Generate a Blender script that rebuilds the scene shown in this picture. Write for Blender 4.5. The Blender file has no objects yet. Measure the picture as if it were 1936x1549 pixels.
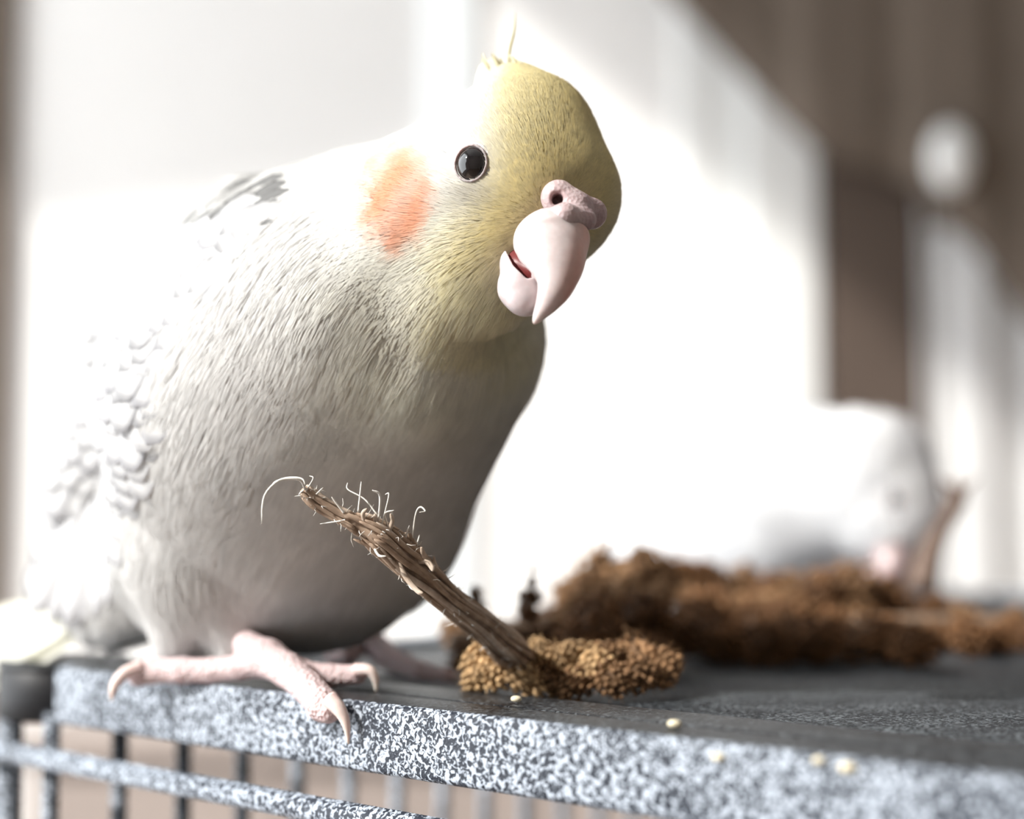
import bpy, math, random
import numpy as np
from mathutils import Vector, Matrix
from mathutils.bvhtree import BVHTree
from mathutils.kdtree import KDTree

random.seed(7)
rng = np.random.default_rng(11)
scene = bpy.context.scene
COL = scene.collection

# ------------------------------------------------------------------ camera, world, sun, exposure
FPX = 2871.0                      # focal length in pixels of the 1936 x 1549 frame
HORIZON = 986.0
PITCH = math.atan((HORIZON - 774.5) / FPX)
CAM = np.array([0.0, 0.0, 0.9265])
cam_d = bpy.data.cameras.new('camera')
cam_d.sensor_width = 36.0
cam_d.lens = 36.0 * FPX / 1936.0
cam_d.clip_start = 0.01
cam_d.clip_end = 50
cam_d.dof.use_dof = True
cam_d.dof.focus_distance = 0.2155
cam_d.dof.aperture_fstop = 7.2
cam = bpy.data.objects.new('camera', cam_d)
COL.objects.link(cam)
cam.location = CAM
cam.rotation_euler = (math.pi / 2 + PITCH, 0, 0)
scene.camera = cam

world = bpy.data.worlds.new('daylight')
scene.world = world
world.use_nodes = True
world.node_tree.nodes['Background'].inputs[0].default_value = (0.93, 0.97, 1.0, 1)
world.node_tree.nodes['Background'].inputs[1].default_value = 4.0

SUN_DIR = np.array([0.72, 0.40, -0.62])
SUN_DIR = SUN_DIR / np.linalg.norm(SUN_DIR)
sun_d = bpy.data.lights.new('sun', 'SUN')
sun_d.energy = 5.4
sun_d.angle = math.radians(1.2)
sun_d.color = (1.0, 0.965, 0.91)
sun = bpy.data.objects.new('sun', sun_d)
COL.objects.link(sun)
sun.location = (-3, -0.5, 3.5)
sun.rotation_euler = Vector(SUN_DIR).to_track_quat('-Z', 'Y').to_euler()

vs = scene.view_settings
vs.view_transform = 'Standard'
vs.look = 'None'
vs.exposure = 0.22
vs.gamma = 1.0
vs.use_curve_mapping = False
scene.cycles.max_bounces = 8
scene.cycles.use_denoising = True

# ------------------------------------------------------------------ coordinate helpers
R_ = np.array([1.0, 0, 0])
U_ = np.array([0, -math.sin(PITCH), math.cos(PITCH)])
D_ = np.array([0, math.cos(PITCH), math.sin(PITCH)])
BASIS = np.stack([R_, U_, D_])            # rows: right, up, forward

def cs(px, py, d):
    """view coordinates (right, up, depth) in metres of a point at depth d"""
    return np.array([(px - 968.0) * d / FPX, (774.5 - py) * d / FPX, d])
def to_world(a):
    return CAM + np.asarray(a) @ BASIS
def P(px, py, d):
    return to_world(cs(px, py, d))
def to_view(w):
    return (np.asarray(w) - CAM) @ BASIS.T
def proj(v):
    v = np.asarray(v)
    return 968 + v[..., 0] / v[..., 2] * FPX, 774.5 - v[..., 1] / v[..., 2] * FPX
Z_TOP = CAM[2] - 0.02648
def ground(px, py, z=Z_TOP):
    r = P(px, py, 1.0) - CAM
    return CAM + r * ((z - CAM[2]) / r[2])

# ------------------------------------------------------------------ object helpers
ORIG = {}
def tag(o, label=None, cat=None, group=None, kind=None):
    if label: o['label'] = label
    if cat: o['category'] = cat
    if group: o['group'] = group
    if kind: o['kind'] = kind
    return o
def thing(name, loc, label, cat, group=None):
    o = bpy.data.objects.new(name, None)
    o.empty_display_size = 0.01
    COL.objects.link(o)
    o.location = loc
    ORIG[o] = np.array(loc, float)
    return tag(o, label, cat, group)
def mk(name, verts, faces, mat, parent=None, smooth=True, col=None, normals=None, origin=None):
    """one mesh object; verts in world space"""
    verts = np.asarray(verts, np.float64)
    if parent is not None:
        o0 = ORIG[parent]
    else:
        o0 = np.array(origin if origin is not None else [verts[:, 0].mean(), verts[:, 1].mean(), verts[:, 2].min()])
    me = bpy.data.meshes.new(name)
    v = verts - o0
    if isinstance(faces, np.ndarray):
        n, k = faces.shape
        me.vertices.add(len(v)); me.vertices.foreach_set('co', v.astype(np.float32).ravel())
        me.loops.add(n * k); me.loops.foreach_set('vertex_index', faces.astype(np.int32).ravel())
        me.polygons.add(n)
        me.polygons.foreach_set('loop_start', np.arange(0, n * k, k, dtype=np.int32))
        me.update(calc_edges=True)
        me.validate()
    else:
        me.from_pydata([tuple(x) for x in v], [], faces)
    me.polygons.foreach_set('use_smooth', [smooth] * len(me.polygons))
    if col is not None:
        a = me.attributes.new('Col', 'FLOAT_COLOR', 'POINT')
        c = np.ones((len(v), 4), np.float32); c[:, :3] = col
        a.data.foreach_set('color', c.ravel())
    if normals is not None:
        me.normals_split_custom_set_from_vertices([tuple(x) for x in normals])
    me.materials.append(mat)
    o = bpy.data.objects.new(name, me)
    COL.objects.link(o)
    if parent is not None:
        o.parent = parent
    else:
        o.location = o0
    ORIG[o] = o0
    return o
def inst(name, me, M, parent):
    """shared mesh, placed by a world matrix, as a part"""
    o = bpy.data.objects.new(name, me)
    COL.objects.link(o)
    o.parent = parent
    o.matrix_local = Matrix.Translation(-Vector(ORIG[parent])) @ M
    ORIG[o] = ORIG[parent]
    return o
def struct(o):
    o['kind'] = 'structure'
    return o
def box_vf(lo, hi, bev=0.0):
    x0, y0, z0 = lo; x1, y1, z1 = hi
    v = [(x0,y0,z0),(x1,y0,z0),(x1,y1,z0),(x0,y1,z0),(x0,y0,z1),(x1,y0,z1),(x1,y1,z1),(x0,y1,z1)]
    f = [(0,3,2,1),(4,5,6,7),(0,1,5,4),(1,2,6,5),(2,3,7,6),(3,0,4,7)]
    return v, f
def join(parts):
    V, F, n = [], [], 0
    for v, f in parts:
        V += [tuple(x) for x in v]
        F += [tuple(i + n for i in q) for q in f]
        n += len(v)
    return V, F
def bevel(o, w, seg=3):
    m = o.modifiers.new('bevel', 'BEVEL'); m.width = w; m.segments = seg; m.limit_method = 'ANGLE'
    return o
def tube(pts, rad, seg=8, cap=True, squash=None):
    pts = np.asarray(pts, float); n = len(pts)
    rad = np.broadcast_to(np.asarray(rad, float), (n,))
    T = np.gradient(pts, axis=0); T /= np.linalg.norm(T, axis=1)[:, None] + 1e-12
    ref = np.array([0, 0, 1.0]) if abs(T[0][2]) < .9 else np.array([1.0, 0, 0])
    N = np.cross(T[0], ref); N /= np.linalg.norm(N)
    V = []
    for i in range(n):
        N = N - T[i] * N.dot(T[i]); N /= np.linalg.norm(N)
        B = np.cross(T[i], N)
        for k in range(seg):
            a = 2 * math.pi * k / seg
            V.append(pts[i] + rad[i] * (math.cos(a) * N + math.sin(a) * B * (squash or 1)))
    F = []
    for i in range(n - 1):
        for k in range(seg):
            k2 = (k + 1) % seg
            F.append((i*seg+k, i*seg+k2, (i+1)*seg+k2, (i+1)*seg+k))
    if cap:
        F.append(tuple(range(seg))[::-1]); F.append(tuple((n-1)*seg + k for k in range(seg)))
    return V, F
def spline(pts, n):
    """catmull-rom through rows of pts"""
    pts = np.asarray(pts, float); m = len(pts)
    q = np.vstack([2*pts[0]-pts[1], pts, 2*pts[-1]-pts[-2]])
    out = []
    for t in np.linspace(0, m - 1 - 1e-9, n):
        i = int(t); u = t - i
        a, b, c, d = q[i], q[i+1], q[i+2], q[i+3]
        out.append(.5*((2*b) + (c-a)*u + (2*a-5*b+4*c-d)*u*u + (3*b-a-3*c+d)*u**3))
    return np.array(out)
def smooth(a, b, x):
    t = np.clip((x - a) / (b - a), 0, 1)
    return t * t * (3 - 2 * t)

# ------------------------------------------------------------------ materials
def mat(name):
    m = bpy.data.materials.new(name); m.use_nodes = True
    nt = m.node_tree
    return m, nt, nt.nodes['Principled BSDF']
def N(nt, typ, **kw):
    n = nt.nodes.new(typ)
    for k, v in kw.items():
        if k in n.inputs: n.inputs[k].default_value = v
        else: setattr(n, k, v)
    return n
def ramp(nt, stops):
    n = nt.nodes.new('ShaderNodeValToRGB'); cr = n.color_ramp
    while len(cr.elements) < len(stops): cr.elements.new(0.5)
    for e, (p, c) in zip(cr.elements, stops):
        e.position = p; e.color = (*c, 1)
    return n
def add_bump(nt, b, hgt, strength, dist):
    bp = N(nt, 'ShaderNodeBump'); bp.inputs['Strength'].default_value = strength; bp.inputs['Distance'].default_value = dist
    nt.links.new(hgt, bp.inputs['Height']); nt.links.new(bp.outputs[0], b.inputs['Normal'])
def plain(name, c, rough=0.7, spec=0.3, noise=0.06, scale=12.0, bump=0.0, metallic=0.0):
    m, nt, b = mat(name)
    tc = N(nt, 'ShaderNodeTexCoord')
    nz = N(nt, 'ShaderNodeTexNoise'); nz.inputs['Scale'].default_value = scale; nz.inputs['Detail'].default_value = 4
    nt.links.new(tc.outputs['Object'], nz.inputs['Vector'])
    lo = [max(0, x * (1 - noise)) for x in c]; hi = [min(1, x * (1 + noise)) for x in c]
    r = ramp(nt, [(0.3, lo), (0.7, hi)])
    nt.links.new(nz.outputs['Fac'], r.inputs[0]); nt.links.new(r.outputs[0], b.inputs['Base Color'])
    b.inputs['Roughness'].default_value = rough; b.inputs['Specular IOR Level'].default_value = spec
    b.inputs['Metallic'].default_value = metallic
    if bump: add_bump(nt, b, nz.outputs['Fac'], bump, 0.002)
    return m
def feather_mat(name, transl=0.45):
    m, nt, b = mat(name)
    at = N(nt, 'ShaderNodeAttribute'); at.attribute_name = 'Col'
    nt.links.new(at.outputs['Color'], b.inputs['Base Color'])
    b.inputs['Roughness'].default_value = 0.75; b.inputs['Specular IOR Level'].default_value = 0.12
    tr = N(nt, 'ShaderNodeBsdfTranslucent'); nt.links.new(at.outputs['Color'], tr.inputs[0])
    mx = N(nt, 'ShaderNodeMixShader'); mx.inputs[0].default_value = transl
    nt.links.new(b.outputs[0], mx.inputs[1]); nt.links.new(tr.outputs[0], mx.inputs[2])
    nt.links.new(mx.outputs[0], nt.nodes['Material Output'].inputs[0])
    return m
def skin_mat(name, rough=0.45, sss=0.25, bump_scale=0, bump=0.3, spec=0.4, dist=0.0003):
    m, nt, b = mat(name)
    at = N(nt, 'ShaderNodeAttribute'); at.attribute_name = 'Col'
    tc = N(nt, 'ShaderNodeTexCoord')
    nz = N(nt, 'ShaderNodeTexNoise'); nz.inputs['Scale'].default_value = 900; nz.inputs['Detail'].default_value = 3
    nt.links.new(tc.outputs['Object'], nz.inputs['Vector'])
    r = ramp(nt, [(0.3, (0.88, 0.86, 0.86)), (0.7, (1, 1, 1))]); nt.links.new(nz.outputs['Fac'], r.inputs[0])
    mx = N(nt, 'ShaderNodeMix'); mx.data_type = 'RGBA'; mx.blend_type = 'MULTIPLY'; mx.inputs[0].default_value = 1
    nt.links.new(at.outputs['Color'], mx.inputs[6]); nt.links.new(r.outputs[0], mx.inputs[7])
    nt.links.new(mx.outputs[2], b.inputs['Base Color'])
    b.inputs['Roughness'].default_value = rough; b.inputs['Specular IOR Level'].default_value = spec
    b.inputs['Subsurface Weight'].default_value = sss
    b.inputs['Subsurface Radius'].default_value = (1.0, 0.45, 0.35); b.inputs['Subsurface Scale'].default_value = 0.0015
    if bump_scale:
        vo = N(nt, 'ShaderNodeTexVoronoi'); vo.inputs['Scale'].default_value = bump_scale
        nt.links.new(tc.outputs['Object'], vo.inputs['Vector'])
        add_bump(nt, b, vo.outputs['Distance'], -bump if bump < 0 else bump, dist)
    return m
def hammer_mat(name, scale=1450, light=(0.40, 0.445, 0.51), dark=(0.018, 0.022, 0.032), t0=0.475, t1=0.585, rough=0.5, spec=0.25):
    m, nt, b = mat(name)
    tc = N(nt, 'ShaderNodeTexCoord')
    nz = N(nt, 'ShaderNodeTexNoise'); nz.inputs['Scale'].default_value = scale; nz.inputs['Detail'].default_value = 1.6
    nz.inputs['Distortion'].default_value = 0.9
    nt.links.new(tc.outputs['Object'], nz.inputs['Vector'])
    n2 = N(nt, 'ShaderNodeTexNoise'); n2.inputs['Scale'].default_value = 90; n2.inputs['Detail'].default_value = 2
    nt.links.new(tc.outputs['Object'], n2.inputs['Vector'])
    ad = N(nt, 'ShaderNodeMath', operation='MULTIPLY_ADD'); ad.inputs[1].default_value = 0.18
    nt.links.new(n2.outputs['Fac'], ad.inputs[0]); nt.links.new(nz.outputs['Fac'], ad.inputs[2])
    sb = N(nt, 'ShaderNodeMath', operation='SUBTRACT'); sb.inputs[1].default_value = 0.09
    nt.links.new(ad.outputs[0], sb.inputs[0])
    r = ramp(nt, [(t0, dark), (t1, light)])
    nt.links.new(sb.outputs[0], r.inputs[0]); nt.links.new(r.outputs[0], b.inputs['Base Color'])
    b.inputs['Roughness'].default_value = rough; b.inputs['Specular IOR Level'].default_value = spec
    add_bump(nt, b, sb.outputs[0], 0.5, 0.0006)
    return m

M_feather = feather_mat('plumage_feather')
M_beak = skin_mat('beak_horn', rough=0.32, sss=0.35, spec=0.45)
M_skin = skin_mat('pink_scaly_skin', rough=0.55, sss=0.3, bump_scale=1500, bump=0.8, dist=0.0005)
M_cere = skin_mat('cere_skin', rough=0.5, sss=0.25, bump_scale=1800, bump=0.4)
M_claw = skin_mat('claw_horn', rough=0.3, sss=0.3)
M_hammer = hammer_mat('hammered_silver_black_paint')
M_hammer_top = hammer_mat('hammered_paint_tray_shaded_top', t0=0.50, t1=0.68, light=(0.10, 0.112, 0.122), dark=(.007, .008, .010), rough=0.42, spec=0.3)
M_black = plain('cage_black', (0.012, 0.012, 0.014), rough=0.5, spec=0.3)
m, nt, b = mat('eye_black'); b.inputs['Base Color'].default_value = (0.006, 0.005, 0.006, 1); b.inputs['Roughness'].default_value = 0.06
b.inputs['Coat Weight'].default_value = 0.6; M_eye = m
M_mouth = plain('mouth_red', (0.16, 0.03, 0.03), rough=0.4)

# ------------------------------------------------------------------ the room
M_wall = plain('white_wall_paint', (0.87, 0.865, 0.855), rough=0.9, spec=0.1, noise=0.02)
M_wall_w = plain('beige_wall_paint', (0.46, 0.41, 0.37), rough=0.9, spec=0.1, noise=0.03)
M_trim = plain('white_trim_paint', (0.80, 0.81, 0.80), rough=0.5, noise=0.01)
M_trim_b = plain('cool_white_trim_paint', (0.80, 0.84, 0.86), rough=0.5, noise=0.01)
M_brown = plain('brown_wood', (0.105, 0.080, 0.066), rough=0.75, spec=0.1, noise=0.1, scale=6)
M_drape = plain('taupe_drape_cloth', (0.15, 0.122, 0.10), rough=0.9, spec=0.05, noise=0.08)
M_floor = plain('oak_floor', (0.42, 0.31, 0.23), rough=0.5, noise=0.12, scale=4)
M_ceil = plain('ceiling_paint', (0.7, 0.69, 0.67), rough=0.9, noise=0.01)
def translucent_cloth(name, c, w):
    m, nt, b = mat(name)
    tc = N(nt, 'ShaderNodeTexCoord'); wv = N(nt, 'ShaderNodeTexNoise'); wv.inputs['Scale'].default_value = 60
    nt.links.new(tc.outputs['Object'], wv.inputs['Vector'])
    r = ramp(nt, [(0.3, [x*.96 for x in c]), (0.7, c)]); nt.links.new(wv.outputs['Fac'], r.inputs[0])
    nt.links.new(r.outputs[0], b.inputs['Base Color']); b.inputs['Roughness'].default_value = 0.9
    tr = N(nt, 'ShaderNodeBsdfTranslucent'); nt.links.new(r.outputs[0], tr.inputs[0])
    mx = N(nt, 'ShaderNodeMixShader'); mx.inputs[0].default_value = w
    nt.links.new(b.outputs[0], mx.inputs[1]); nt.links.new(tr.outputs[0], mx.inputs[2])
    nt.links.new(mx.outputs[0], nt.nodes['Material Output'].inputs[0])
    return m
M_sheer = translucent_cloth('white_curtain_cloth', (0.82, 0.82, 0.82), 0.35)

YB = 1.30                                    # inner face of the wall behind the birds
XL, XR, YF, ZC = -1.30, 1.5, -1.7, 2.95
struct(mk('floor', *box_vf((XL-.1, YF-.1, -.05), (XR+.1, YB+.1, 0)), M_floor, smooth=False))
struct(mk('ceiling', *box_vf((XL-.1, YF-.1, ZC), (XR+.1, YB+.1, ZC+.05)), M_ceil, smooth=False))
struct(mk('wall_back', *box_vf((XL-.1, YB, 0), (XR+.1, YB+.1, ZC)), M_wall, smooth=False))
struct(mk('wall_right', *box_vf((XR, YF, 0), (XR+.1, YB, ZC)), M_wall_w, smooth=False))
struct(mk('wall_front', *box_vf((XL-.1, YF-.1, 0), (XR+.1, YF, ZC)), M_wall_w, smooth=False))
HEAD = 2.60
WY0 = -0.70
struct(mk('wall_left', *join([box_vf((XL-.1, YF, 0), (XL, YB, .35)), box_vf((XL-.1, YF, HEAD), (XL, YB, ZC)),
                               box_vf((XL-.1, YF, .35), (XL, WY0, HEAD)), box_vf((XL-.1, YB-.06, .35), (XL, YB, HEAD))]), M_wall, smooth=False))
win = struct(mk('window_1', *join([box_vf((XL-.07, WY0, .35), (XL-.02, YB-.06, .40)), box_vf((XL-.07, WY0, HEAD-.05), (XL-.02, YB-.06, HEAD)),
                                    box_vf((XL-.07, WY0, .40), (XL-.02, WY0+.05, HEAD-.05)), box_vf((XL-.07, YB-.11, .40), (XL-.02, YB-.06, HEAD-.05))]), M_trim, smooth=False))

def wall_x(px, D=None):
    """x of a column of the picture on a plane y = D"""
    return (px - 968) / FPX * (D or YB) * math.cos(PITCH)
def wall_z(py, D=None):
    r = P(968, py, 1.0) - CAM
    return CAM[2] + r[2] / r[1] * (D or YB)

# ------------------------------------------------------------------ background things on the wall
def casing(name, x0, x1, dep, m):
    o = mk(name, *box_vf((wall_x(x0, YB-dep), YB-dep, 0), (wall_x(x1, YB-dep), YB, ZC)), m, smooth=False)
    bevel(o, 0.004)
    return struct(o)
casing('trim_1', 806, 900, 0.008, M_trim_b)
casing('trim_2', 1288, 1414, 0.008, M_trim)
casing('trim_3', 1416, 1556, 0.016, M_trim)
o = mk('brown_post', *box_vf((wall_x(1566, YB-.012), YB-.012, 0), (wall_x(1752, YB-.012), YB-.001, ZC)), M_brown, smooth=False)
bevel(o, 0.003)
tag(o, 'dark brown wooden post standing against the white wall', 'post')

def cloth(name, x0, x1, ztop, zbot_fn, y0, amp, wl, mtl, nx=120, nz=30, thick=0.003, seed=0):
    """hanging cloth with vertical folds; zbot_fn(x) gives its lower hem"""
    V, F = [], []
    for j in range(nz + 1):
        for i in range(nx + 1):
            x = x0 + (x1 - x0) * i / nx
            zb = zbot_fn(x); z = ztop + (zb - ztop) * j / nz
            y = y0 + amp * (math.sin(2*math.pi*(x/wl) + seed) + .4*math.sin(2*math.pi*x/wl*2.3 + 1 + seed)) * (0.5 + 0.5*j/nz)
            V.append((x, y, z))
    for j in range(nz):
        for i in range(nx):
            a = j*(nx+1)+i
            F.append((a, a+1, a+nx+2, a+nx+1))
    o = mk(name, V, F, mtl)
    s = o.modifiers.new('solid', 'SOLIDIFY'); s.thickness = thick
    return o
# taupe drape swagged across the upper right
def swag(x):
    pts = [(1180, -120), (1300, 30), (1400, 130), (1500, 235), (1560, 300), (1700, 330), (1752, 360), (1762, 440), (1800, 425), (1850, 470), (1936, 590), (2100, 760), (2400, 980)]
    px = 968 + x / (YB-.036) * FPX
    py = np.interp(px, [p[0] for p in pts], [p[1] for p in pts])
    return wall_z(py, YB-.036)
o = cloth('taupe_drape', wall_x(1180, YB-.036), wall_x(2400, YB-.036), 2.75, swag, YB-.036, 0.003, 0.11, M_drape, nx=160, seed=2)
tag(o, 'taupe drape swagged high over the brown post and white curtain', 'curtain')
o = cloth('white_curtain', wall_x(1757, YB-.02), wall_x(2250, YB-.02), 2.7, lambda x: 0.05, YB-.016, 0.005, 0.06, M_sheer, seed=1)
tag(o, 'white curtain hanging in folds beside the brown post', 'curtain')
# white oval added on the drape in place of a bright gap of light
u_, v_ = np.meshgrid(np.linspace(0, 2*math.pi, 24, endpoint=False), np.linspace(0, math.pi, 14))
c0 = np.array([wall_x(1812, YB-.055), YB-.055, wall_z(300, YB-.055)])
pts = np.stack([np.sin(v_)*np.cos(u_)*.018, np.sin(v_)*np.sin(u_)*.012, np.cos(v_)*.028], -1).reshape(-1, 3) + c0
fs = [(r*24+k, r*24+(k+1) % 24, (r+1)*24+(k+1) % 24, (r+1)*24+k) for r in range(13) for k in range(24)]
light_gap = thing('light_gap_oval', c0, 'bright gap of light built as a white oval ornament on the taupe drape', 'lightspot')
mk('light_oval', pts, fs, M_trim, light_gap)
mk('stud', *tube([c0+[0,.008,0], c0+[0,.03,0]], .004), M_trim, light_gap)

# dark cabinet edge at the far left, pinkish sideboard added for the shaded lower wall, added curtain at the window
struct(bevel(mk('trim_4', *box_vf((wall_x(-75), YB-.012, 0), (wall_x(8), YB, ZC)), M_drape, smooth=False), .003))
sb = thing('shadeboard', (-.2, 1.1, 0), 'low pinkish beige sideboard standing in for the shaded lower wall', 'shadeboard')
zt = wall_z(1385, 1.05)
M_pink = plain('pinkish_beige_wall_shade', (0.34, 0.29, 0.265), rough=0.6, noise=0.08, scale=5)
mk('carcass', *box_vf((wall_x(60, 1.05), 1.06, .06), (wall_x(1500, 1.05), YB-.002, zt-.02)), M_pink, sb, smooth=False)
mk('top_board', *box_vf((wall_x(50, 1.05), 1.045, zt-.02), (wall_x(1510, 1.05), YB-.002, zt)), M_pink, sb, smooth=False)
for k in range(3):
    xa = wall_x(70+k*475, 1.05); xb = wall_x(540+k*475, 1.05)
    d = mk('door', *box_vf((xa, 1.048, .08), (xb, 1.0605, zt-.03)), M_pink, sb, smooth=False)
    mk('knob', *tube([((xa+xb)/2, 1.049, zt-.12), ((xa+xb)/2, 1.03, zt-.12)], [.006, .010], 10), M_brown, d)
for sx in (wall_x(100, 1.05), wall_x(1440, 1.05)):
    for sy in (1.08, 1.26):
        mk('leg', *tube([(sx, sy, 0), (sx, sy, .065)], [.012, .016], 10), M_brown, sb)
# unseen curtain added so that its slanting edge shades the upper wall
V, F = [], []
nz, ny = 30, 40
for j in range(nz+1):
    z = 2.66 - (2.66-0.5)*j/nz
    y_in = np.interp(z, [0.5, 1.5, 1.86, 1.92, 2.19, 2.30, 2.70], [1.2, 1.2, .92, .823, .673, .622, .618])
    for i in range(ny+1):
        t = i/ny
        V.append((XL+.03+.018*math.sin(t*22), y_in+(1.22-y_in)*t, z))
for j in range(nz):
    for i in range(ny):
        a = j*(ny+1)+i; F.append((a, a+1, a+ny+2, a+ny+1))
o = mk('shade_curtain', V, F, M_sheer)
s_ = o.modifiers.new('solid', 'SOLIDIFY'); s_.thickness = .002
tag(o, 'unseen white curtain added at the window to shade the upper wall', 'curtain')

# ------------------------------------------------------------------ the cage
def s_of(x): return 103 + .0445*x
def edge_pt(x):                      # front top edge of the frame bar
    return ground(x, HORIZON + 2.56*s_of(x))
e0, e1 = edge_pt(100), edge_pt(1900)
BD = e1 - e0; BD[2] = 0; BD /= np.linalg.norm(BD)          # along the front bar, towards the right
BN = np.array([-BD[1], BD[0], 0])                          # into the cage
if BN[1] < 0: BN = -BN
CORNER = e0 + BD*(-.004)
FRONT_L, DEPTH_L, BAR_H = 0.44, 0.40, 0.0103
cage = thing('bird_cage', (*(CORNER + BD*.2 + BN*.2)[:2], 0), 'large bird cage painted in speckled silver and black hammered finish under the birds', 'cage')
UPV = np.array([0, 0, 1.0])
def lbox(a, b, n0, n1, z0, z1, e=BD, n=BN, o=None):
    """box in bar coordinates: along e from a to b, along n from n0 to n1"""
    o = CORNER if o is None else o
    V = []
    for z in (z0, z1):
        for (s, t) in ((a, n0), (b, n0), (b, n1), (a, n1)):
            q = o + e*s + n*t; V.append((q[0], q[1], Z_TOP + z))
    return V, [(0,3,2,1),(4,5,6,7),(0,1,5,4),(1,2,6,5),(2,3,7,6),(3,0,4,7)]
bar = mk('frame_bar', *lbox(.004, FRONT_L, 0, .0105, -BAR_H, 0), M_hammer, cage, smooth=True); bevel(bar, .0011, 3)
bar.data.materials.append(M_hammer_top); bar.data.polygons[1].material_index = 1; bar.modifiers['bevel'].material = 0  # top face given darker paint: its shade is put into the colour
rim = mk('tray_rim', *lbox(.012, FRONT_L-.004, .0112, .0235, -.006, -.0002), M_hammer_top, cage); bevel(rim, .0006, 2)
for (a, b, n0, n1) in ((.004, FRONT_L, DEPTH_L-.0105, DEPTH_L), ):
    bevel(mk('frame_bar', *lbox(a, b, n0, n1, -BAR_H, 0), M_hammer, cage), .0011, 3)
for a in (0, FRONT_L-.0105):
    bevel(mk('frame_bar', *lbox(a, a+.0105, .004, DEPTH_L-.004, -BAR_H, 0), M_hammer, cage), .0011, 3)
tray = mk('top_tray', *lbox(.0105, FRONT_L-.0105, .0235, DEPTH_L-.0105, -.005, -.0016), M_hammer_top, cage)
# corner posts with rounded black joints
for (a, n) in ((-.011, .0122), (FRONT_L+.007, .0122), (-.008, DEPTH_L-.0122), (FRONT_L+.007, DEPTH_L-.0122)):
    q = CORNER + BD*a + BN*n
    zz = lambda *h: [(q[0], q[1], Z_TOP+x) for x in h]
    mk('corner_joint', *tube(zz(-.0112, -.0106, -.0016, -.0010), [.0118, .0126, .0126, .0118], 32), M_black, cage)
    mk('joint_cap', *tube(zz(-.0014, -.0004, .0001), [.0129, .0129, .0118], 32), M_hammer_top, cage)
    mk('corner_post', *tube([(q[0]-.0105, q[1], 0.0), (q[0]-.0105, q[1], Z_TOP-.0105)], .0025, 12), M_hammer, cage)
# horizontal wires of the front, upright wires of the side
ROD0, RODS = -.0166, .0162
v, f = tube([CORNER - BD*.022 - BN*.0005, CORNER + BD*(FRONT_L-.001) - BN*.0005], .0020, 12)
v = np.array(v); v[:, 2] += -CORNER[2]
rod_me = None
base_z = 0.45
k = 0
while Z_TOP + ROD0 - k*RODS > base_z:
    z = Z_TOP + ROD0 - k*RODS
    if rod_me is None:
        o = mk('front_wire', np.array(v) + [0, 0, z], f, M_hammer, cage); rod_me = o.data; z0 = z
    else:
        inst('front_wire', rod_me, Matrix.Translation(Vector(ORIG[cage]) + Vector((0, 0, z - z0))), cage)
    k += 1
side_me = None
for k in range(23):
    q = CORNER + BN*(.0035 + k*.0150) - BD*.0015
    if side_me is None:
        o = mk('side_wire', *tube([(q[0], q[1], base_z), (q[0], q[1], Z_TOP-.009)], .0016, 10), M_hammer, cage); side_me = o.data; q0 = q
    else:
        dq = q - q0
        inst('side_wire', side_me, Matrix.Translation(Vector(ORIG[cage]) + Vector((dq[0], dq[1], 0))), cage)
mk('base_tray', *lbox(0, FRONT_L, 0, DEPTH_L, base_z-Z_TOP-.03, base_z-Z_TOP+.01), M_black, cage, smooth=False)

# ------------------------------------------------------------------ implicit-surface modelling (view coordinates, metres)
def surface_nets(f, org, h):
    s = f < 0
    nx, ny, nz = f.shape
    cnt = np.zeros((nx-1, ny-1, nz-1), np.int8)
    for dx in (0, 1):
        for dy in (0, 1):
            for dz in (0, 1):
                cnt += s[dx:nx-1+dx, dy:ny-1+dy, dz:nz-1+dz]
    m = (cnt > 0) & (cnt < 8)
    I = np.argwhere(m)
    idx = -np.ones(m.shape, np.int64); idx[m] = np.arange(len(I))
    acc = np.zeros((len(I), 3)); n = np.zeros(len(I))
    corners = [(a, b, c) for a in (0, 1) for b in (0, 1) for c in (0, 1)]
    for a in corners:
        for ax in range(3):
            if a[ax]: continue
            b = list(a); b[ax] = 1
            fa = f[I[:,0]+a[0], I[:,1]+a[1], I[:,2]+a[2]]; fb = f[I[:,0]+b[0], I[:,1]+b[1], I[:,2]+b[2]]
            c = (fa < 0) != (fb < 0)
            t = np.where(c, fa/(fa-fb+1e-20), 0)
            p = np.tile(np.array(a, float), (len(I), 1)); p[:, ax] += t
            acc[c] += p[c]; n[c] += 1
    V = (I + acc/n[:, None]) * h + org
    Q = []
    for ax in range(3):
        sl0 = [slice(1, -1)]*3; sl1 = [slice(1, -1)]*3
        sl0[ax] = slice(0, -1); sl1[ax] = slice(1, None)
        a = s[tuple(sl0)]; b = s[tuple(sl1)]
        e = np.argwhere(a != b)
        if not len(e): continue
        sg = a[e[:,0], e[:,1], e[:,2]]
        base = e.copy()
        for k in range(3):
            if k != ax: base[:, k] += 1
        u, w = (ax+1) % 3, (ax+2) % 3
        quad = []
        for (du, dw) in ((-1, -1), (0, -1), (0, 0), (-1, 0)):
            c = base.copy(); c[:, u] += du; c[:, w] += dw
            quad.append(idx[c[:,0], c[:,1], c[:,2]])
        q = np.stack(quad, 1)
        q[~sg] = q[~sg][:, ::-1]
        Q.append(q)
    return V, np.concatenate(Q)
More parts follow.
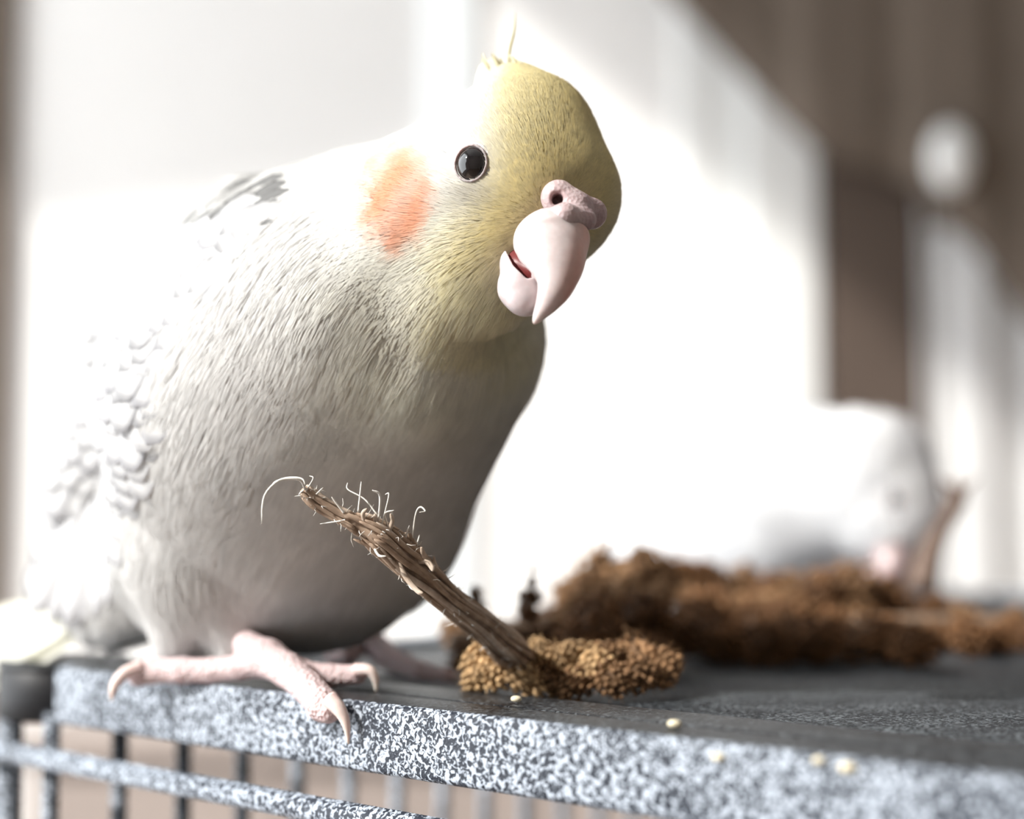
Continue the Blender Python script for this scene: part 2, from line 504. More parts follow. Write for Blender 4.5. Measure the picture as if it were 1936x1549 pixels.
def cone_d(p, a, b, ra, rb, zs=1.0):
    sc = np.array([1, 1, 1/zs], np.float32)
    p = p*sc; a = np.asarray(a, np.float32)*sc; b = np.asarray(b, np.float32)*sc
    ab = b - a; L = max(float(ab @ ab), 1e-12)
    t = np.clip(((p - a) @ ab)/L, 0, 1)
    d = p - a - t[..., None]*ab
    return np.sqrt((d*d).sum(-1)) - (ra + t*(rb-ra))
def smin(a, b, k):
    h = np.clip(.5 + .5*(b-a)/k, 0, 1)
    return b + (a-b)*h - k*h*(1-h)
def blob(px, py, d, r):             # r in pixels at depth d
    return cs(px, py, d), r*d/FPX
def dense(pts, n):
    return [tuple(q) for q in spline(np.array(pts, float), n)]
def chain(p, pts, k, zs=1.0):
    """smooth union of round cones through pts = (px, py, depth, r_px)"""
    out = None
    B = [blob(*q) for q in pts]
    pairs = [(B[0], B[0])] if len(B) == 1 else list(zip(B[:-1], B[1:]))
    for (a, ra), (b, rb) in pairs:
        d = cone_d(p, a, b, ra, rb, zs)
        out = d if out is None else smin(out, d, k)
    return out
def grid(lo, hi, h):
    n = np.ceil((np.array(hi)-np.array(lo))/h).astype(int)+1
    ax = [np.float32(lo[i]) + np.arange(n[i], dtype=np.float32)*np.float32(h) for i in range(3)]
    return np.stack(np.meshgrid(*ax, indexing='ij'), -1), np.array(lo, float)
def bounds(pts, pad):
    L, H = [], []
    for q in pts:
        c, r = blob(*q); L.append(c-r*1.25); H.append(c+r*1.25)
    return np.min(L, 0)-pad, np.max(H, 0)+pad
def gauss(px, py, cx, cy, sx, sy=None):
    sy = sy or sx
    return np.exp(-((px-cx)/sx)**2 - ((py-cy)/sy)**2)

# ------------------------------------------------------------------ cockatiel: body
TORSO = [(655, 600, .249, 300), (590, 690, .254, 312), (520, 775, .258, 310), (440, 950, .264, 235)]
BELLY = [(790, 640, .246, 236), (620, 925, .262, 262), (585, 985, .265, 243)]
NECK = [(770, 470, .240, 205), (950, 365, .2285, 178)]
HEADB = [(955, 360, .2285, 184)]
FOREH = [(1058, 372, .2270, 112)]
CROWN = [(1000, 262, .2295, 122)]
CRESTB = [(960, 175, .2320, 52), (936, 150, .2325, 28)]
PUFF = [(690, 600, .2370, 190), (800, 675, .2355, 150)]
CHEEK = [(815, 420, .2290, 148)]
BEARD = [(905, 490, .2235, 105), (850, 565, .2285, 110)]
CHIN = [(955, 540, .2230, 62)]
THIGH = [(390, 1020, .2560, 125), (366, 1160, .2585, 86)]
THIGH2 = [(430, 1090, .2540, 75), (448, 1206, .2510, 36)]
VENT = [(330, 1060, .270, 120), (190, 1165, .283, 62)]
WING = [(478, 432, .2540, 92), (300, 640, .2660, 118), (215, 900, .2770, 102), (118, 1110, .2860, 52)]
def torso_sdf(p):
    d = chain(p, TORSO, .006)
    d = smin(d, chain(p, BELLY, .004, .95), .008)
    return d
def bird_sdf(p):
    d = torso_sdf(p)
    d = smin(d, chain(p, NECK, .004), .006)
    d = smin(d, chain(p, PUFF, .004), .0055)
    d = smin(d, chain(p, HEADB, .002), .003)
    d = smin(d, chain(p, FOREH, .002), .004)
    d = smin(d, chain(p, CROWN, .002), .004)
    d = smin(d, chain(p, CRESTB, .002), .005)
    d = smin(d, chain(p, CHEEK, .002), .005)
    d = smin(d, chain(p, BEARD, .003), .004)
    d = smin(d, chain(p, CHIN, .002), .004)
    d = smin(d, chain(p, THIGH, .004), .005)
    d = smin(d, chain(p, THIGH2, .004), .004)
    d = smin(d, chain(p, VENT, .004), .006)
    d = smin(d, chain(p, WING, .004, .8), .007)
    return d
ALL = TORSO+BELLY+NECK+HEADB+FOREH+CROWN+CHEEK+THIGH+VENT+WING
lo, hi = bounds(ALL, .004)
g, org = grid(lo, hi, .0008)
f = np.concatenate([bird_sdf(g[i:i+24]) for i in range(0, g.shape[0], 24)])
BV, BF = surface_nets(f.astype(np.float64), org, .0008)
del g, f
def vert_normals(V, F):
    a, b, c, d = V[F[:,0]], V[F[:,1]], V[F[:,2]], V[F[:,3]]
    fn = np.cross(c-a, d-b)
    n = np.zeros_like(V)
    for k in range(4): np.add.at(n, F[:, k], fn)
    return n/(np.linalg.norm(n, axis=1)[:, None]+1e-20)
BN_ = vert_normals(BV, BF)
if (BN_*(BV-BV.mean(0))).sum() < 0:
    BF = BF[:, ::-1].copy(); BN_ = -BN_
bvh = BVHTree.FromPolygons(BV.tolist(), BF.tolist())
def hit(px, py):
    """where the view ray of a pixel meets the bird (view coordinates)"""
    d = Vector(cs(px, py, 1.0)).normalized()
    l, n, _, _ = bvh.ray_cast(Vector((0, 0, 0)), d)
    if l is None: return None, None
    n = np.array(n); l = np.array(l)
    if n @ np.array(d) > 0: n = -n
    return l, n

BEIGE = np.array([.85, .81, .62]); WHITE = np.array([.84, .835, .825]); YEL = np.array([.81, .73, .44]); PALE = np.array([.84, .825, .72]); ORANGE = np.array([.91, .41, .21])
def plumage_col(v):
    px, py = proj(v)
    n = len(v)
    y = np.clip(1.15*gauss(px, py, 1085, 300, 150, 190)+.9*gauss(px, py, 1010, 170, 85, 110)+.95*gauss(px, py, 905, 520, 115, 95)
                + .75*gauss(px, py, 880, 620, 105, 70)+.6*gauss(px, py, 1010, 420, 100)+.5*gauss(px, py, 960, 660, 90, 70), 0, 1)
    y *= 1-.85*gauss(px, py, 850, 240, 95, 110)
    bw = smooth(420, 540, py)[:, None]
    c = WHITE*(1-y[:, None]) + (YEL*(1-bw)+BEIGE*bw)*y[:, None]
    pl = np.clip(.8*gauss(px, py, 800, 700, 200, 130)+.6*gauss(px, py, 760, 520, 130, 110)+.5*gauss(px, py, 940, 160, 80), 0, .8)*(1-y)
    c = c*(1-pl[:, None]) + PALE*pl[:, None]
    ex = ((px-768)/72)**2 + ((py-368)/96)**2
    nzc = np.sin(px*.11+2*np.sin(py*.045))*np.sin(py*.083+1.3)
    ch = (1-smooth(.25, 1.6, ex+.22*nzc))*(.82+.18*np.sin(px*.07+py*.05))
    c = c*(1-.85*ch[:, None]) + ORANGE*.85*ch[:, None]
    gr = .45*gauss(px, py, 905, 372, 42, 24)
    c = c*(1-gr[:, None]) + np.array([.45, .42, .38])*gr[:, None]
    # brownish grey feathers on the shoulder
    sh = .55*gauss(px, py, 500, 375, 38, 36)
    c = c*(1-sh[:, None]) + np.array([.36, .35, .35])*sh[:, None]
    return c
foot_base = ground(560, 1268)
bird = thing('cockatiel', (foot_base[0], foot_base[1], Z_TOP), 'white and yellow cockatiel with orange cheek patch leaning in and looking over the cage edge', 'bird')

# eye, eye ring
def frame_from(n, up=np.array([0, 1.0, 0])):
    x = np.cross(up, n); x /= np.linalg.norm(x)
    y = np.cross(n, x)
    return x, y, n
def ellipsoid(c, ax, ay, az, rx, ry, rz, nu=32, nv=18):
    V = []
    for j in range(nv+1):
        for i in range(nu):
            t = math.pi*j/nv; u = 2*math.pi*i/nu
            V.append(c + ax*rx*math.sin(t)*math.cos(u) + ay*ry*math.sin(t)*math.sin(u) + az*rz*math.cos(t))
    F = [(j*nu+i, j*nu+(i+1) % nu, (j+1)*nu+(i+1) % nu, (j+1)*nu+i) for j in range(nv) for i in range(nu)]
    return np.array(V), F
def torus(c, ax, ay, az, R, r, sy=1.0, nu=40, nv=14, wob=0.0):
    V = []
    for i in range(nu):
        u = 2*math.pi*i/nu
        dr = ax*math.cos(u) + ay*sy*math.sin(u)
        rr = r*(1+wob*math.sin(9*u+1)*math.sin(4*u))
        for j in range(nv):
            w = 2*math.pi*j/nv
            V.append(c + dr*(R + rr*math.cos(w)) + az*rr*math.sin(w))
    F = [(i*nv+j, ((i+1) % nu)*nv+j, ((i+1) % nu)*nv+(j+1) % nv, i*nv+(j+1) % nv) for i in range(nu) for j in range(nv)]
    return np.array(V), F
eye_p, eye_n = hit(890, 309)
eye_n = eye_n + np.array([-.12, 0, -.25]); eye_n /= np.linalg.norm(eye_n)
hc = cs(955, 360, .2285)
LAT = np.array([.72, .06, .69]); LAT /= np.linalg.norm(LAT)       # across the head, to its far side
def mirror(v, o=hc): return v - 2*((v-o) @ LAT)*LAT
def mirror_d(v): return v - 2*(v @ LAT)*LAT
EYES = [(eye_p, eye_n, 1), (mirror(eye_p), mirror_d(eye_n), -1)]
for (ep, en, sgn) in EYES:
    ax, ay, az = frame_from(en)
    rv = 32*.2155/FPX
    V, F = ellipsoid(ep - az*rv*.45, ax, ay, az, rv*1.0, rv*1.10, rv*.95)
    e = mk('eye', to_world(V), F, M_eye, bird)
    V, F = torus(ep + az*rv*.02, ax, ay, az, rv*1.0, rv*.07, 1.08, wob=.12)
    er = mk('eye_ring', to_world(V), F, M_cere, e, col=np.tile([.34, .30, .30], (len(V), 1)))
    V, F = torus(ep - az*rv*.20, ax, ay, az, rv*1.14, rv*.11, 1.06, wob=.15)
    mk('eyelid', to_world(V), F, M_cere, er, col=np.tile([.60, .58, .58], (len(V), 1)))

# beak, cere, mouth
def carve2d(p, line, r, zlo=-9, zhi=9):
    """distance (m) to a groove that follows a line of pixels, between two depths"""
    d = None
    q = np.stack([p[..., 0]/p[..., 2]*FPX+968, 774.5-p[..., 1]/p[..., 2]*FPX], -1)
    for a, b in zip(line[:-1], line[1:]):
        a = np.array(a, np.float32); b = np.array(b, np.float32); ab = b-a
        t = np.clip(((q-a) @ ab)/(ab @ ab), 0, 1)
        e = np.linalg.norm(q-a-t[..., None]*ab, axis=-1)-r
        d = e if d is None else np.minimum(d, e)
    return d*.21/FPX
GAP = [(955, 440), (964, 472), (977, 498), (998, 519), (1020, 524)]
UP = [(1042, 462, .2118, 69), (1051, 492, .2098, 55), (1055, 515, .2086, 42), (1049, 545, .2078, 32), (1033, 576, .2074, 20), (1018, 598, .2074, 10), (1011, 610, .2075, 3.5)]
UP = dense(UP, 19)
UPL = [(1014, 455, .2130, 40), (1078, 452, .2122, 32), (1035, 455, .2200, 60)]
LOW = [(978, 498, .2160, 34), (986, 545, .2115, 39), (994, 565, .2105, 33)]
def solid(name, fn, pts, h, m, parent, colfn, pad=.002):
    lo, hi = bounds(pts, pad)
    g, o = grid(lo, hi, h)
    f = fn(g).astype(np.float64)
    f[0] = f[-1] = 1; f[:, 0] = f[:, -1] = 1; f[:, :, 0] = f[:, :, -1] = 1
    V, F = surface_nets(f, o, h)
    n = vert_normals(V, F)
    if (n*(V-V.mean(0))).sum() < 0: F = F[:, ::-1].copy()
    return mk(name, to_world(V), F, m, parent, col=colfn(V))
def up_sdf(p):
    d = smin(chain(p, UP, .00025), chain(p, UPL, .001), .0012)
    # notch of the cutting edge beside the hook
    c = carve2d(p, GAP[:-1], 7)
    return np.maximum(d, -c)
def beak_col(V):
    px, py = proj(V)
    c = np.tile([.60, .525, .52], (len(V), 1))
    t = np.clip(smooth(1060, 1112, px+.25*(py-470)), 0, 1)[:, None]
    c = c*(1-t) + np.array([.64, .36, .30])*t
    w = gauss(px, py, 1010, 600, 14, 16)[:, None]
    return c*(1-.7*w) + np.array([.80, .74, .70])*.7*w
beak = solid('upper_beak', up_sdf, UP+UPL, .00018, M_beak, bird, beak_col)
def low_sdf(p):
    d = chain(p, LOW, .002)
    return np.maximum(d, -carve2d(p, GAP[:-1] + [(1024, 512)], 8))
solid('lower_beak', low_sdf, LOW, .00018, M_beak, bird, lambda V: np.tile([.56, .49, .50], (len(V), 1)))
MO = [(965, 470, .2185, 22), (985, 505, .2160, 24), (1010, 515, .2140, 20)]
solid('mouth', lambda p: chain(p, MO, .001), MO, .0003, M_mouth, bird, lambda V: np.tile([.2, .05, .05], (len(V), 1)))
CE = [(1056, 374, .2145, 34), (1085, 392, .2140, 30), (1118, 404, .2165, 30)]
CE2 = [(1000, 428, .2135, 15), (1030, 415, .2110, 18), (1068, 408, .2098, 22), (1108, 416, .2125, 20)]
nost, nostr = blob(1053, 373, .2108, 13)
def cere_sdf(p):
    d = smin(chain(p, CE, .001), chain(p, CE2, .001), .0012)
    ns = cone_d(p, nost, nost + np.array([.0002, 0, .004]), nostr, nostr*.7)
    return -smin(-d, ns, .0006)
def cere_col(V):
    px, py = proj(V)
    c = np.tile([.50, .40, .405], (len(V), 1))
    t = gauss(px, py, 1053, 371, 14)[:, None]*.8
    c = c*(1-t) + np.array([.22, .09, .08])*t
    t = smooth(1090, 1115, px)[:, None]*.5
    return c*(1-t) + np.array([.35, .24, .26])*t
solid('cere', cere_sdf, CE+CE2, .00018, M_cere, bird, cere_col)

# ------------------------------------------------------------------ plumage strands
def strands(name, V, F, VN, parent, n, region, colfn, n_clump, width=.00016, seed=3):
    r = np.random.default_rng(seed)
    tri = np.concatenate([F[:, [0, 1, 2]], F[:, [0, 2, 3]]])
    A = np.linalg.norm(np.cross(V[tri[:,1]]-V[tri[:,0]], V[tri[:,2]]-V[tri[:,0]]), axis=1)
    cen = V[tri].mean(1)
    dens = region(cen, None)[0]
    pr = A*dens; pr /= pr.sum()
    def sample(k):
        t = r.choice(len(tri), k, p=pr)
        a, b = r.random(k), r.random(k); sw = a+b > 1; a[sw] = 1-a[sw]; b[sw] = 1-b[sw]
        w = np.stack([1-a-b, a, b], 1)[..., None]
        p = (V[tri[t]]*w).sum(1); nn = (VN[tri[t]]*w).sum(1)
        return p, nn/np.linalg.norm(nn, axis=1)[:, None]
    def grow(p, nn, jit, lift_j):
        _, L, lift, flow = region(p, nn)
        flow = flow + r.normal(0, jit, flow.shape)
        flow -= (flow*nn).sum(1)[:, None]*nn
        flow /= np.linalg.norm(flow, axis=1)[:, None]+1e-9
        L = L*r.uniform(.75, 1.2, len(p)); lift = lift*r.uniform(1-lift_j, 1+lift_j, len(p))
        mid = p + flow*(L*.5)[:, None] + nn*(L*lift*.75)[:, None]
        tip = p + flow*L[:, None] + nn*(L*lift*.9)[:, None]
        return flow, mid, tip
    cp, cn = sample(n_clump)
    _, cm, ct = grow(cp, cn, .10, .4)
    kd = KDTree(n_clump)
    for i, q in enumerate(cp): kd.insert(q, i)
    kd.balance()
    p, nn = sample(n)
    near = np.array([kd.find(q)[1] for q in p])
    flow, mid, tip = grow(p, nn, .06, .4)
    k1 = r.uniform(.2, .45, n)[:, None]; k2 = r.uniform(.15, .5, n)[:, None]
    mid = mid*(1-k1*.6) + (cm[near] + (p-cp[near])*.55)*k1*.6
    tip = tip*(1-k2) + (ct[near] + (p-cp[near])*.35)*k2
    side = np.cross(nn, flow); side /= np.linalg.norm(side, axis=1)[:, None]+1e-9
    tw = r.normal(0, .10, n)[:, None]
    side = side + nn*tw
    w = (width*r.uniform(.6, 1.4, n))[:, None]
    root = p - nn*.0003
    W = np.stack([root-side*w, root+side*w, mid-side*w*.9, mid+side*w*.9, tip], 1).reshape(-1, 3)
    b = np.arange(n)[:, None]*5
    T = np.concatenate([b+[0, 1, 3], b+[0, 3, 2], b+[2, 3, 4]], 1).reshape(-1, 3)
    c = colfn(p)*r.uniform(.90, 1.05, n)[:, None]*r.uniform(.94, 1.03, n_clump)[near][:, None]
    C = np.repeat(np.clip(c, 0, .9), 5, 0)
    nb = nn + .25*(cn[near]-nn) + flow*.12
    nb /= np.linalg.norm(nb, axis=1)[:, None]
    NN = np.repeat(nb, 5, 0) @ BASIS
    o = mk(name, to_world(W), T, M_feather, parent, col=C, normals=NN)
    o['kind'] = 'stuff'
    return o
eye_pts = np.array([EYES[0][0], EYES[1][0]])
BEAKC = cs(1050, 430, .213)
AX = spline(np.array([(520, 385), (440, 425), (370, 490), (300, 570), (245, 660), (215, 760), (190, 860), (165, 960), (135, 1050)], float), 60)
HALF = np.interp(np.linspace(0, 1, 60), [0, .12, .35, .6, 1], [36, 60, 66, 70, 55])
def wing_band(px, py):
    best = np.full(px.shape, 9.0)
    for (a, h_) in zip(AX, HALF): best = np.minimum(best, np.hypot(px-a[0], py-a[1])/h_)
    return 1-smooth(.8, 1.0, best)
def region_main(p, nn):
    px, py = proj(p)
    wing = smooth(.0000, .0015, torso_sdf(p.astype(np.float32)) - chain(p.astype(np.float32), WING, .004, .8)) * (py > 330)
    wing = np.maximum(wing, wing_band(px, py))
    wing = wing*(1-smooth(1020, 1100, py)*(px > 230))
    hd = 1-smooth(230, 420, np.hypot(px-960, py-360))
    de = np.min(np.linalg.norm(p[:, None]-eye_pts[None], axis=2), 1)*FPX/.215
    db = np.linalg.norm((p-cs(1052, 450, .2100))*np.array([1, 1, .8]), axis=1)*FPX/.21
    dc = np.linalg.norm(p-cs(1080, 388, .2125), axis=1)*FPX/.21
    dens = (1+3.2*hd)*(1-.97*wing)*smooth(40, 50, de)*smooth(78, 90, db)*smooth(48, 58, dc)
    if nn is None: return (dens,)
    beard = np.clip(gauss(px, py, 860, 590, 130, 100), 0, 1)
    near_b = 1-smooth(60, 190, np.hypot(px-1060, py-400))
    Lp = hd*(34 + 56*beard - 14*near_b) + (1-hd)*(66 + 25*smooth(900, 1050, py)*(1-smooth(1080, 1200, py)))
    L = Lp*p[:, 2]/FPX
    lift = .026 + .03*hd + .10*beard + .05*gauss(px, py, 380, 1130, 130, 110)
    f_head = p-BEAKC; f_head /= np.linalg.norm(f_head, axis=1)[:, None]+1e-9
    f_head = f_head + np.array([0, -1, 0])*((.25+.6*beard)*smooth(330, 520, py))[:, None]
    f_body = np.tile([-.42, -.88, .25], (len(p), 1))
    th = gauss(px, py, 370, 1150, 120, 120)[:, None]
    f_body = f_body*(1-th) + np.array([.02, -1, 0])*th
    fl = f_head*hd[:, None] + f_body*(1-hd[:, None])
    return dens, L, lift, fl
under = np.clip(region_main(BV, None)[0], 0, 1)[:, None]
d_eye = np.min(np.linalg.norm(BV[:, None]-eye_pts[None], axis=2), 1)*FPX/.215
d_bk = np.linalg.norm(BV-cs(1060, 425, .2120), axis=1)*FPX/.21
under *= (smooth(62, 110, d_eye)*smooth(95, 150, d_bk))[:, None]
body = mk('body', to_world(BV - BN_*.0008*under), BF, M_feather, bird, col=plumage_col(BV)*.97)
strands('plumage', BV, BF, BN_, bird, 260000, region_main, plumage_col, 8000, width=.00012)

# ------------------------------------------------------------------ wing, tail, crest feathers
def feather_mesh(name, L, W, camber, curl, lace, base=(.84, .84, .84), edge=(.24, .24, .26), tipw=5.0, nt_=9, ns=6):
    V, F, C = [], [], []
    for i in range(nt_+1):
        t = i/nt_
        w = W*.5*(min(1, (t+.06)/.38)**.6)*max(0, 1-t**tipw)**.5 if t < 1 else W*.02
        for j in range(ns+1):
            s = -1 + 2*j/ns
            V.append((s*w, t*L, -camber*W*s*s + curl*L*(t*t) + .0001*(1-abs(s))))
            e = max(smooth(.5, .95, abs(s)), smooth(.74, .96, t))*lace
            sh = .25*lace*(abs(s) < .2)
            C.append(np.array(base)*(1-e) + np.array(edge)*e - .05*sh)
    for i in range(nt_):
        for j in range(ns):
            a = i*(ns+1)+j; F.append((a, a+1, a+ns+2, a+ns+1))
    me = bpy.data.meshes.new(name)
    me.from_pydata(V, [], F)
    at = me.attributes.new('Col', 'FLOAT_COLOR', 'POINT')
    c = np.ones((len(V), 4), np.float32); c[:, :3] = np.clip(C, 0, 1)
    at.data.foreach_set('color', c.ravel())
    me.polygons.foreach_set('use_smooth', [True]*len(F))
    me.materials.append(M_feather)
    return me
def place(name, me, p, y, n, parent, scale=1.0):
    """p, y (along the feather), n (outward) in view coordinates"""
    p = to_world(p); y = np.asarray(y) @ BASIS; n = np.asarray(n) @ BASIS
    y = y/np.linalg.norm(y)
    x = np.cross(y, n); x /= np.linalg.norm(x); z = np.cross(x, y)
    M = Matrix.Identity(4)
    for i in range(3):
        M[i][0], M[i][1], M[i][2], M[i][3] = x[i]*scale, y[i]*scale, z[i]*scale, p[i]
    return inst(name, me, M, parent)
wing = thing('wing', bird.location, None, None)
wing.parent = bird; wing.location = (0, 0, 0)
wing.name = 'wing'
cov = [feather_mesh('covert_feather', .0125, .0085, .02, -.04, .8), feather_mesh('covert_feather', .0130, .0088, .02, -.04, .8, edge=(.32, .32, .35)),
       feather_mesh('covert_feather', .0120, .0085, .02, -.04, .7, edge=(.36, .36, .38))]
cov_g = feather_mesh('covert_feather', .0085, .0058, .10, -.05, 1.0, base=(.29, .29, .29), edge=(.09, .088, .085))
prim = feather_mesh('flight_feather', .036, .0075, .10, -.05, .4, base=(.85, .85, .86), edge=(.34, .34, .38), tipw=8)
axis = np.array([(520, 385), (440, 425), (370, 490), (300, 570), (245, 660), (215, 760), (190, 860), (165, 960), (135, 1040), (105, 1110)], float)
A = spline(axis, 30)
T = np.gradient(A, axis=0); T /= np.linalg.norm(T, axis=1)[:, None]
for i in range(len(A)-1, -1, -1):
    t = i/(len(A)-1)
    half = np.interp(t, [0, .12, .35, .6, 1], [42, 70, 78, 80, 55])
    nrm = np.array([T[i][1], -T[i][0]])            # towards the back of the bird
    m_ = 6
    for j in range(m_):
        v_ = (j + (.5 if i % 2 else 0))/(m_-.5)*2 - 1
        q = A[i] + nrm*half*v_
        l, n = hit(q[0], q[1])
        if l is None: continue
        n = n + .4*np.array([-.5, .2, -.85]); n /= np.linalg.norm(n)
        uo = min(1, max(0, (1.1-v_)/1.6))
        nx_ = hit(q[0]+T[i][0]*12, q[1]+T[i][1]*12)[0]
        flow = np.array([T[i][0], -T[i][1], .35])
        if nx_ is not None: flow = (nx_-l)/np.linalg.norm(nx_-l) + .3*flow
        flow = flow - n*(flow @ n); flow /= np.linalg.norm(flow)
        flow = flow + n*(.02+(.10 if t < .3 else .065)*uo+random.uniform(-.02, .02)*uo); 
        dark = (t < .2 and random.random() < .62)
        me = cov_g if dark else random.choice(cov)
        place('covert_feather', me, l + n*(.0004*uo-.0004*(1-uo)) - flow*.003, flow, n, wing, random.uniform(.8, 1.0)*(.9 if t > .25 else .8))
# flight feathers hanging from the lower wing
for k, (x0, y0, x1, y1, d0, d1) in enumerate([(150, 960, 48, 1165, .272, .283), (175, 955, 80, 1180, .270, .281), (195, 950, 110, 1190, .268, .278), (215, 945, 140, 1180, .266, .276),
        (232, 935, 165, 1172, .264, .273), (248, 925, 190, 1150, .262, .270), (262, 900, 212, 1110, .260, .267), (274, 880, 236, 1075, .2585, .264), (285, 860, 252, 1040, .2575, .262)]):
    a, b_ = cs(x0, y0, d0-.004), cs(x1, y1, d1-.004)
    y = b_-a
    place('flight_feather', prim, a, y, np.array([-.45, .1, -.9]), wing, np.linalg.norm(y)/.036)
tail = thing('tail', bird.location, None, None); tail.parent = bird; tail.location = (0, 0, 0)
tf = feather_mesh('tail_feather', .075, .010, .08, -.02, .35, base=(.85, .84, .76), edge=(.66, .64, .55), tipw=4)
for k, (x0, y0, x1, y1, d0, d1) in enumerate([(190, 1130, -330, 1300, .286, .325), (200, 1140, -300, 1345, .283, .322), (175, 1120, -360, 1270, .289, .33), (210, 1150, -250, 1370, .280, .318),
                              (160, 1165, -200, 1330, .281, .310), (185, 1175, -150, 1350, .280, .308)]):
    a, b_ = cs(x0, y0, d0), cs(x1, y1, d1)
    place('tail_feather', tf, a, b_-a, np.array([-.25, .75, -.6]), tail, np.linalg.norm(b_-a)/.075)
crest = thing('crest', bird.location, None, None); crest.parent = bird; crest.location = (0, 0, 0)
def crest_feather(pts, w0, c0=(.70, .66, .47)):
    q = spline([cs(*p[:3]) for p in pts], 14)
    t = np.linspace(0, 1, 14)
    w = w0*np.sin(np.pi*np.clip(.25+.75*t, 0, 1))**.7*.2155/FPX + .00005
    V, F = tube(to_world(q), w, 8, squash=.3)
    mk('crest_feather', V, F, M_feather, crest, col=np.tile(c0, (len(V), 1)))
for pts, w0 in [([(968, 185, .2310), (962, 110, .2322), (972, 60, .2335), (974, 22, .2345)], 11), ([(950, 190, .2315), (935, 150, .2330), (918, 118, .2345), (912, 100, .2350)], 12),
                ([(965, 185, .2300), (955, 140, .2315), (945, 108, .2325)], 18), ([(985, 175, .2290), (975, 125, .2300), (962, 104, .2310)], 18), ([(1005, 165, .2285), (990, 130, .2290), (972, 112, .2300)], 16),
                ([(935, 200, .2315), (918, 165, .2325), (902, 140, .2335)], 18), ([(950, 175, .2300), (930, 135, .2310), (910, 112, .2320)], 20), ([(965, 165, .2300), (945, 125, .2310), (930, 100, .2320)], 18), ([(1020, 165, .2280), (1008, 138, .2282), (990, 122, .2290)], 14), ([(945, 195, .2300), (935, 160, .2310), (925, 128, .2320)], 16)]:
    crest_feather(pts, w0)

# ------------------------------------------------------------------ feet
PINK = np.array([.58, .455, .455])
def foot(toes, ankle, claws):
    pts = [q for t in toes for q in t] + ankle
    def sdf(p):
        d = chain(p, ankle, .0008)
        for t in toes: d = smin(d, chain(p, t, .0007), .0011)
        return d
    def colr(V):
        px, py = proj(V)
        c = np.tile(PINK, (len(V), 1))
        r = np.random.default_rng(5)
        return c
    ft = solid('foot', sdf, pts, .0003, M_skin, bird, colr)
    for cl in claws:
        q = spline([cs(*c[:3]) for c in cl], 16)
        rr = np.interp(np.linspace(0, 1, 16), np.linspace(0, 1, len(cl)), [c[3]*c[2]/FPX for c in cl])
        V, F = tube(to_world(q), rr, 12)
        V = np.array(V); tt = np.repeat(np.linspace(0, 1, 16), 12)[:, None]
        mk('claw', V, F, M_claw, ft, col=np.array([.76, .60, .58])*(1-tt)+np.array([.78, .70, .62])*tt)
    return ft
foot([[(505, 1246, .2430, 34), (455, 1262, .2455, 24), (400, 1268, .2480, 23), (345, 1268, .2500, 24), (290, 1268, .2525, 24), (262, 1278, .2530, 20)],
      [(505, 1246, .2430, 34), (545, 1268, .2375, 32), (585, 1302, .2315, 30), (612, 1334, .2265, 31), (622, 1344, .2250, 24)],
      [(520, 1252, .2430, 28), (570, 1268, .2415, 20), (625, 1278, .2400, 21), (675, 1276, .2385, 19)]],
     [(440, 1190, .2535, 22), (470, 1222, .2480, 26), (505, 1243, .2440, 34)],
     [[(268, 1262, .2515, 15), (235, 1275, .2500, 13), (216, 1298, .2490, 9), (210, 1325, .2485, 2)],
      [(622, 1322, .2235, 17), (640, 1340, .2225, 14), (654, 1368, .2220, 9), (659, 1407, .2222, 2)],
      [(672, 1268, .2375, 14), (698, 1268, .2365, 11), (709, 1285, .2362, 7), (711, 1308, .2362, 2)]])
foot([[(690, 1200, .2880, 26), (740, 1246, .2800, 22), (800, 1272, .2730, 20), (850, 1284, .2690, 18)],
      [(690, 1200, .2880, 26), (720, 1240, .2850, 20), (760, 1250, .2900, 18)],
      [(690, 1200, .2880, 26), (660, 1240, .2830, 20), (630, 1246, .2860, 17)]],
     [(640, 1140, .2850, 30), (690, 1200, .2880, 26)],
     [[(848, 1282, .2690, 11), (866, 1284, .2680, 8), (874, 1298, .2675, 2)]])

# ------------------------------------------------------------------ millet sprays
def millet_mat():
    m, nt, b = mat('millet_seed_husk')
    at = N(nt, 'ShaderNodeAttribute'); at.attribute_name = 'Col'
    oi = N(nt, 'ShaderNodeObjectInfo')
    r = ramp(nt, [(0, (.62, .55, .5)), (1, (1.15, 1.05, .95))]); nt.links.new(oi.outputs['Random'], r.inputs[0])
    mx = N(nt, 'ShaderNodeMix'); mx.data_type = 'RGBA'; mx.blend_type = 'MULTIPLY'; mx.inputs[0].default_value = 1
    nt.links.new(at.outputs['Color'], mx.inputs[6]); nt.links.new(r.outputs[0], mx.inputs[7])
    nt.links.new(mx.outputs[2], b.inputs['Base Color'])
    b.inputs['Roughness'].default_value = .6; b.inputs['Specular IOR Level'].default_value = .2
    return m
M_millet = millet_mat()
def fibre_mat(name, c0, c1, transl=0.0):
    m, nt, b = mat(name)
    tc = N(nt, 'ShaderNodeTexCoord'); nz = N(nt, 'ShaderNodeTexNoise'); nz.inputs['Scale'].default_value = 500; nz.inputs['Detail'].default_value = 4
    nt.links.new(tc.outputs['Object'], nz.inputs['Vector'])
    r = ramp(nt, [(.3, c0), (.7, c1)]); nt.links.new(nz.outputs['Fac'], r.inputs[0]); nt.links.new(r.outputs[0], b.inputs['Base Color'])
    b.inputs['Roughness'].default_value = .65; b.inputs['Specular IOR Level'].default_value = .25
    add_bump(nt, b, nz.outputs['Fac'], .4, .0003)
    return m
M_stem = fibre_mat('dry_stem', (.24, .165, .115), (.45, .335, .25))
M_stem_l = fibre_mat('dry_stem_pale', (.38, .29, .22), (.62, .52, .43))
